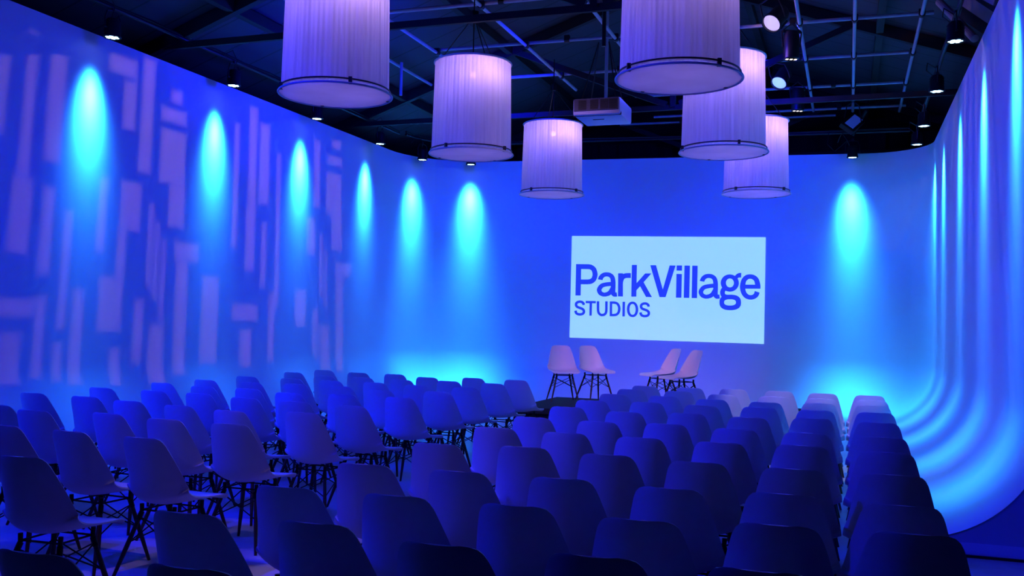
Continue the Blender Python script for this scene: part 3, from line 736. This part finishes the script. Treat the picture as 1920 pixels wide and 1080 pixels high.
def box_pattern(hx, hy):
    def f(nt, sp, cz):
        u = math_node(nt, 'ABSOLUTE', math_node(nt, 'DIVIDE', sp.outputs[0], cz)); v = math_node(nt, 'ABSOLUTE', math_node(nt, 'DIVIDE', sp.outputs[1], cz))
        a = math_node(nt, 'MULTIPLY', math_node(nt, 'SUBTRACT', hx, u), 40); b = math_node(nt, 'MULTIPLY', math_node(nt, 'SUBTRACT', hy, v), 60)
        c = nt.nodes.new('ShaderNodeClamp'); nt.links.new(math_node(nt, 'MINIMUM', a, b), c.inputs[0]); return c.outputs[0]
    return f
def soft_patches(nt, sp, cz):
    f = stripe_pattern(9, 2.3, .5, .12, 9)(nt, sp, cz)
    return math_node(nt, 'MULTIPLY_ADD', f, .65, .6)
WARM = (1.0, .5, .3)
BLUE = (.004, .006, 1.0)
# gobo projector throwing bars of light on the left wall
spot('gobo_left', (-5.1, 11.4, 5.3), (-8.15, 11.4, 5.15), WARM, 88, None, 165, .02, .3, gobo_pattern)
# gobo light raking the right wall
spot('gobo_right', (-1.9, 12.3, 5.4), (1.345, 12.3, 2.6), WARM, 70, None, 150, .02, .3, stripe_pattern(26, 1.7))
# patches on the floor
spot('gobo_floor', (-3.0, 4.2, 6.4), (-3.1, 5.0, 0), (.5, .32, .7), 560, 12, 150, .05, .3, stripe_pattern(5, 4.2, .44, .02, 11))
# blue washes on the walls
for (a, b, p) in (((-3.6, 9.0, 5.3), (-8.15, 8.0, 2.4), 540), ((-3.6, 12.5, 5.3), (-8.15, 12.3, 2.4), 780), ((-5.1, 13.9, 5.7), (-6.5, 18, 2.2), 950), ((-1.6, 13.5, 5.3), (-1.6, 18.2, 2.6), 1350), ((-2.2, 12.0, 5.4), (1.345, 13, 2.4), 480), ((-2.2, 9.5, 5.4), (1.345, 9, 2.2), 470)):
    spot('wash', a, b, BLUE, p, 33, 150, .25)
# added blue fill over the seats, no fixture there
for (a, b, p) in (((-7.5, 3.6, 4.6), (-5.2, 8.4, .6), 380), ((-6.0, 2.6, 5.2), (-1.0, 7.0, .6), 390)):
    spot('seat_fill_blue', a, b, (.004, .006, 1), p * 4.3, 30, 150, .08, .4, soft_patches)
# warm light on the stage and the front rows
spot('stage_key', (-2.9, 7.6, 4.6), (-3.05, 13.8, 1.0), (1, .5, .62), 950, 11, 100, .08)
spot('row_special', (-.5, 6.6, 5.4), (-.42, 10.2, .60), (.62, .55, 1), 720, None, 100, .05, .3, box_pattern(.15, .118))
spot('side_fill_blue', (3.2, 4.6, 4.2), (1.75, 7.5, .1), (.004, .02, 1), 560, 14, 120, .2)  # added blue fill for the cove end and floor strip
spot('roof_fill_blue', (-6.3, 11.5, 4.6), (-8.0, 11.8, 6.5), (.002, .004, 1), 160, None, 165, .2)  # added fill that turns the roof boards blue, no fixture
spot('seat_fill_warm', (-3.4, 3.6, 5.6), (-1.9, 7.0, .7), (.62, .3, .8), 34, 24, 140, .2)  # added fill to tint the chairs violet, no fixture
spot('rim_fill', (-1.0, 14.3, 5.7), (-1.6, 6.5, .8), (.05, .07, 1), 520, 20, 120, .05)  # added light from behind to edge the chair shells

w = bpy.data.worlds.new('world'); bpy.context.scene.world = w; w.use_nodes = True
w.node_tree.nodes['Background'].inputs[0].default_value = (.01, .012, .09, 1); w.node_tree.nodes['Background'].inputs[1].default_value = .05

# ------------------------------------------------------------------ camera
yaw, pit, rol = R(19.323), R(2.075), R(1.21)
fw = Vector((-math.sin(yaw) * math.cos(pit), math.cos(yaw) * math.cos(pit), math.sin(pit)))
r0 = Vector((math.cos(yaw), math.sin(yaw), 0)); u0 = r0.cross(fw)
rr = r0 * math.cos(rol) + u0 * math.sin(rol); uu = -r0 * math.sin(rol) + u0 * math.cos(rol)
cam = bpy.data.cameras.new('camera'); co = bpy.data.objects.new('camera', cam); C.objects.link(co)
cam.sensor_width = 36; cam.lens = 1800 / 1920 * 36; cam.clip_start = .05
bk = -fw
co.matrix_world = Matrix(((rr.x, uu.x, bk.x, 0), (rr.y, uu.y, bk.y, 0), (rr.z, uu.z, bk.z, 1.5), (0, 0, 0, 1)))
bpy.context.scene.camera = co
cy = bpy.context.scene.cycles; cy.max_bounces = 6; cy.diffuse_bounces = 4; cy.glossy_bounces = 2; cy.transmission_bounces = 4
vs = bpy.context.scene.view_settings
vs.view_transform = 'Standard'; vs.look = 'None'; vs.exposure = .12; vs.gamma = .86
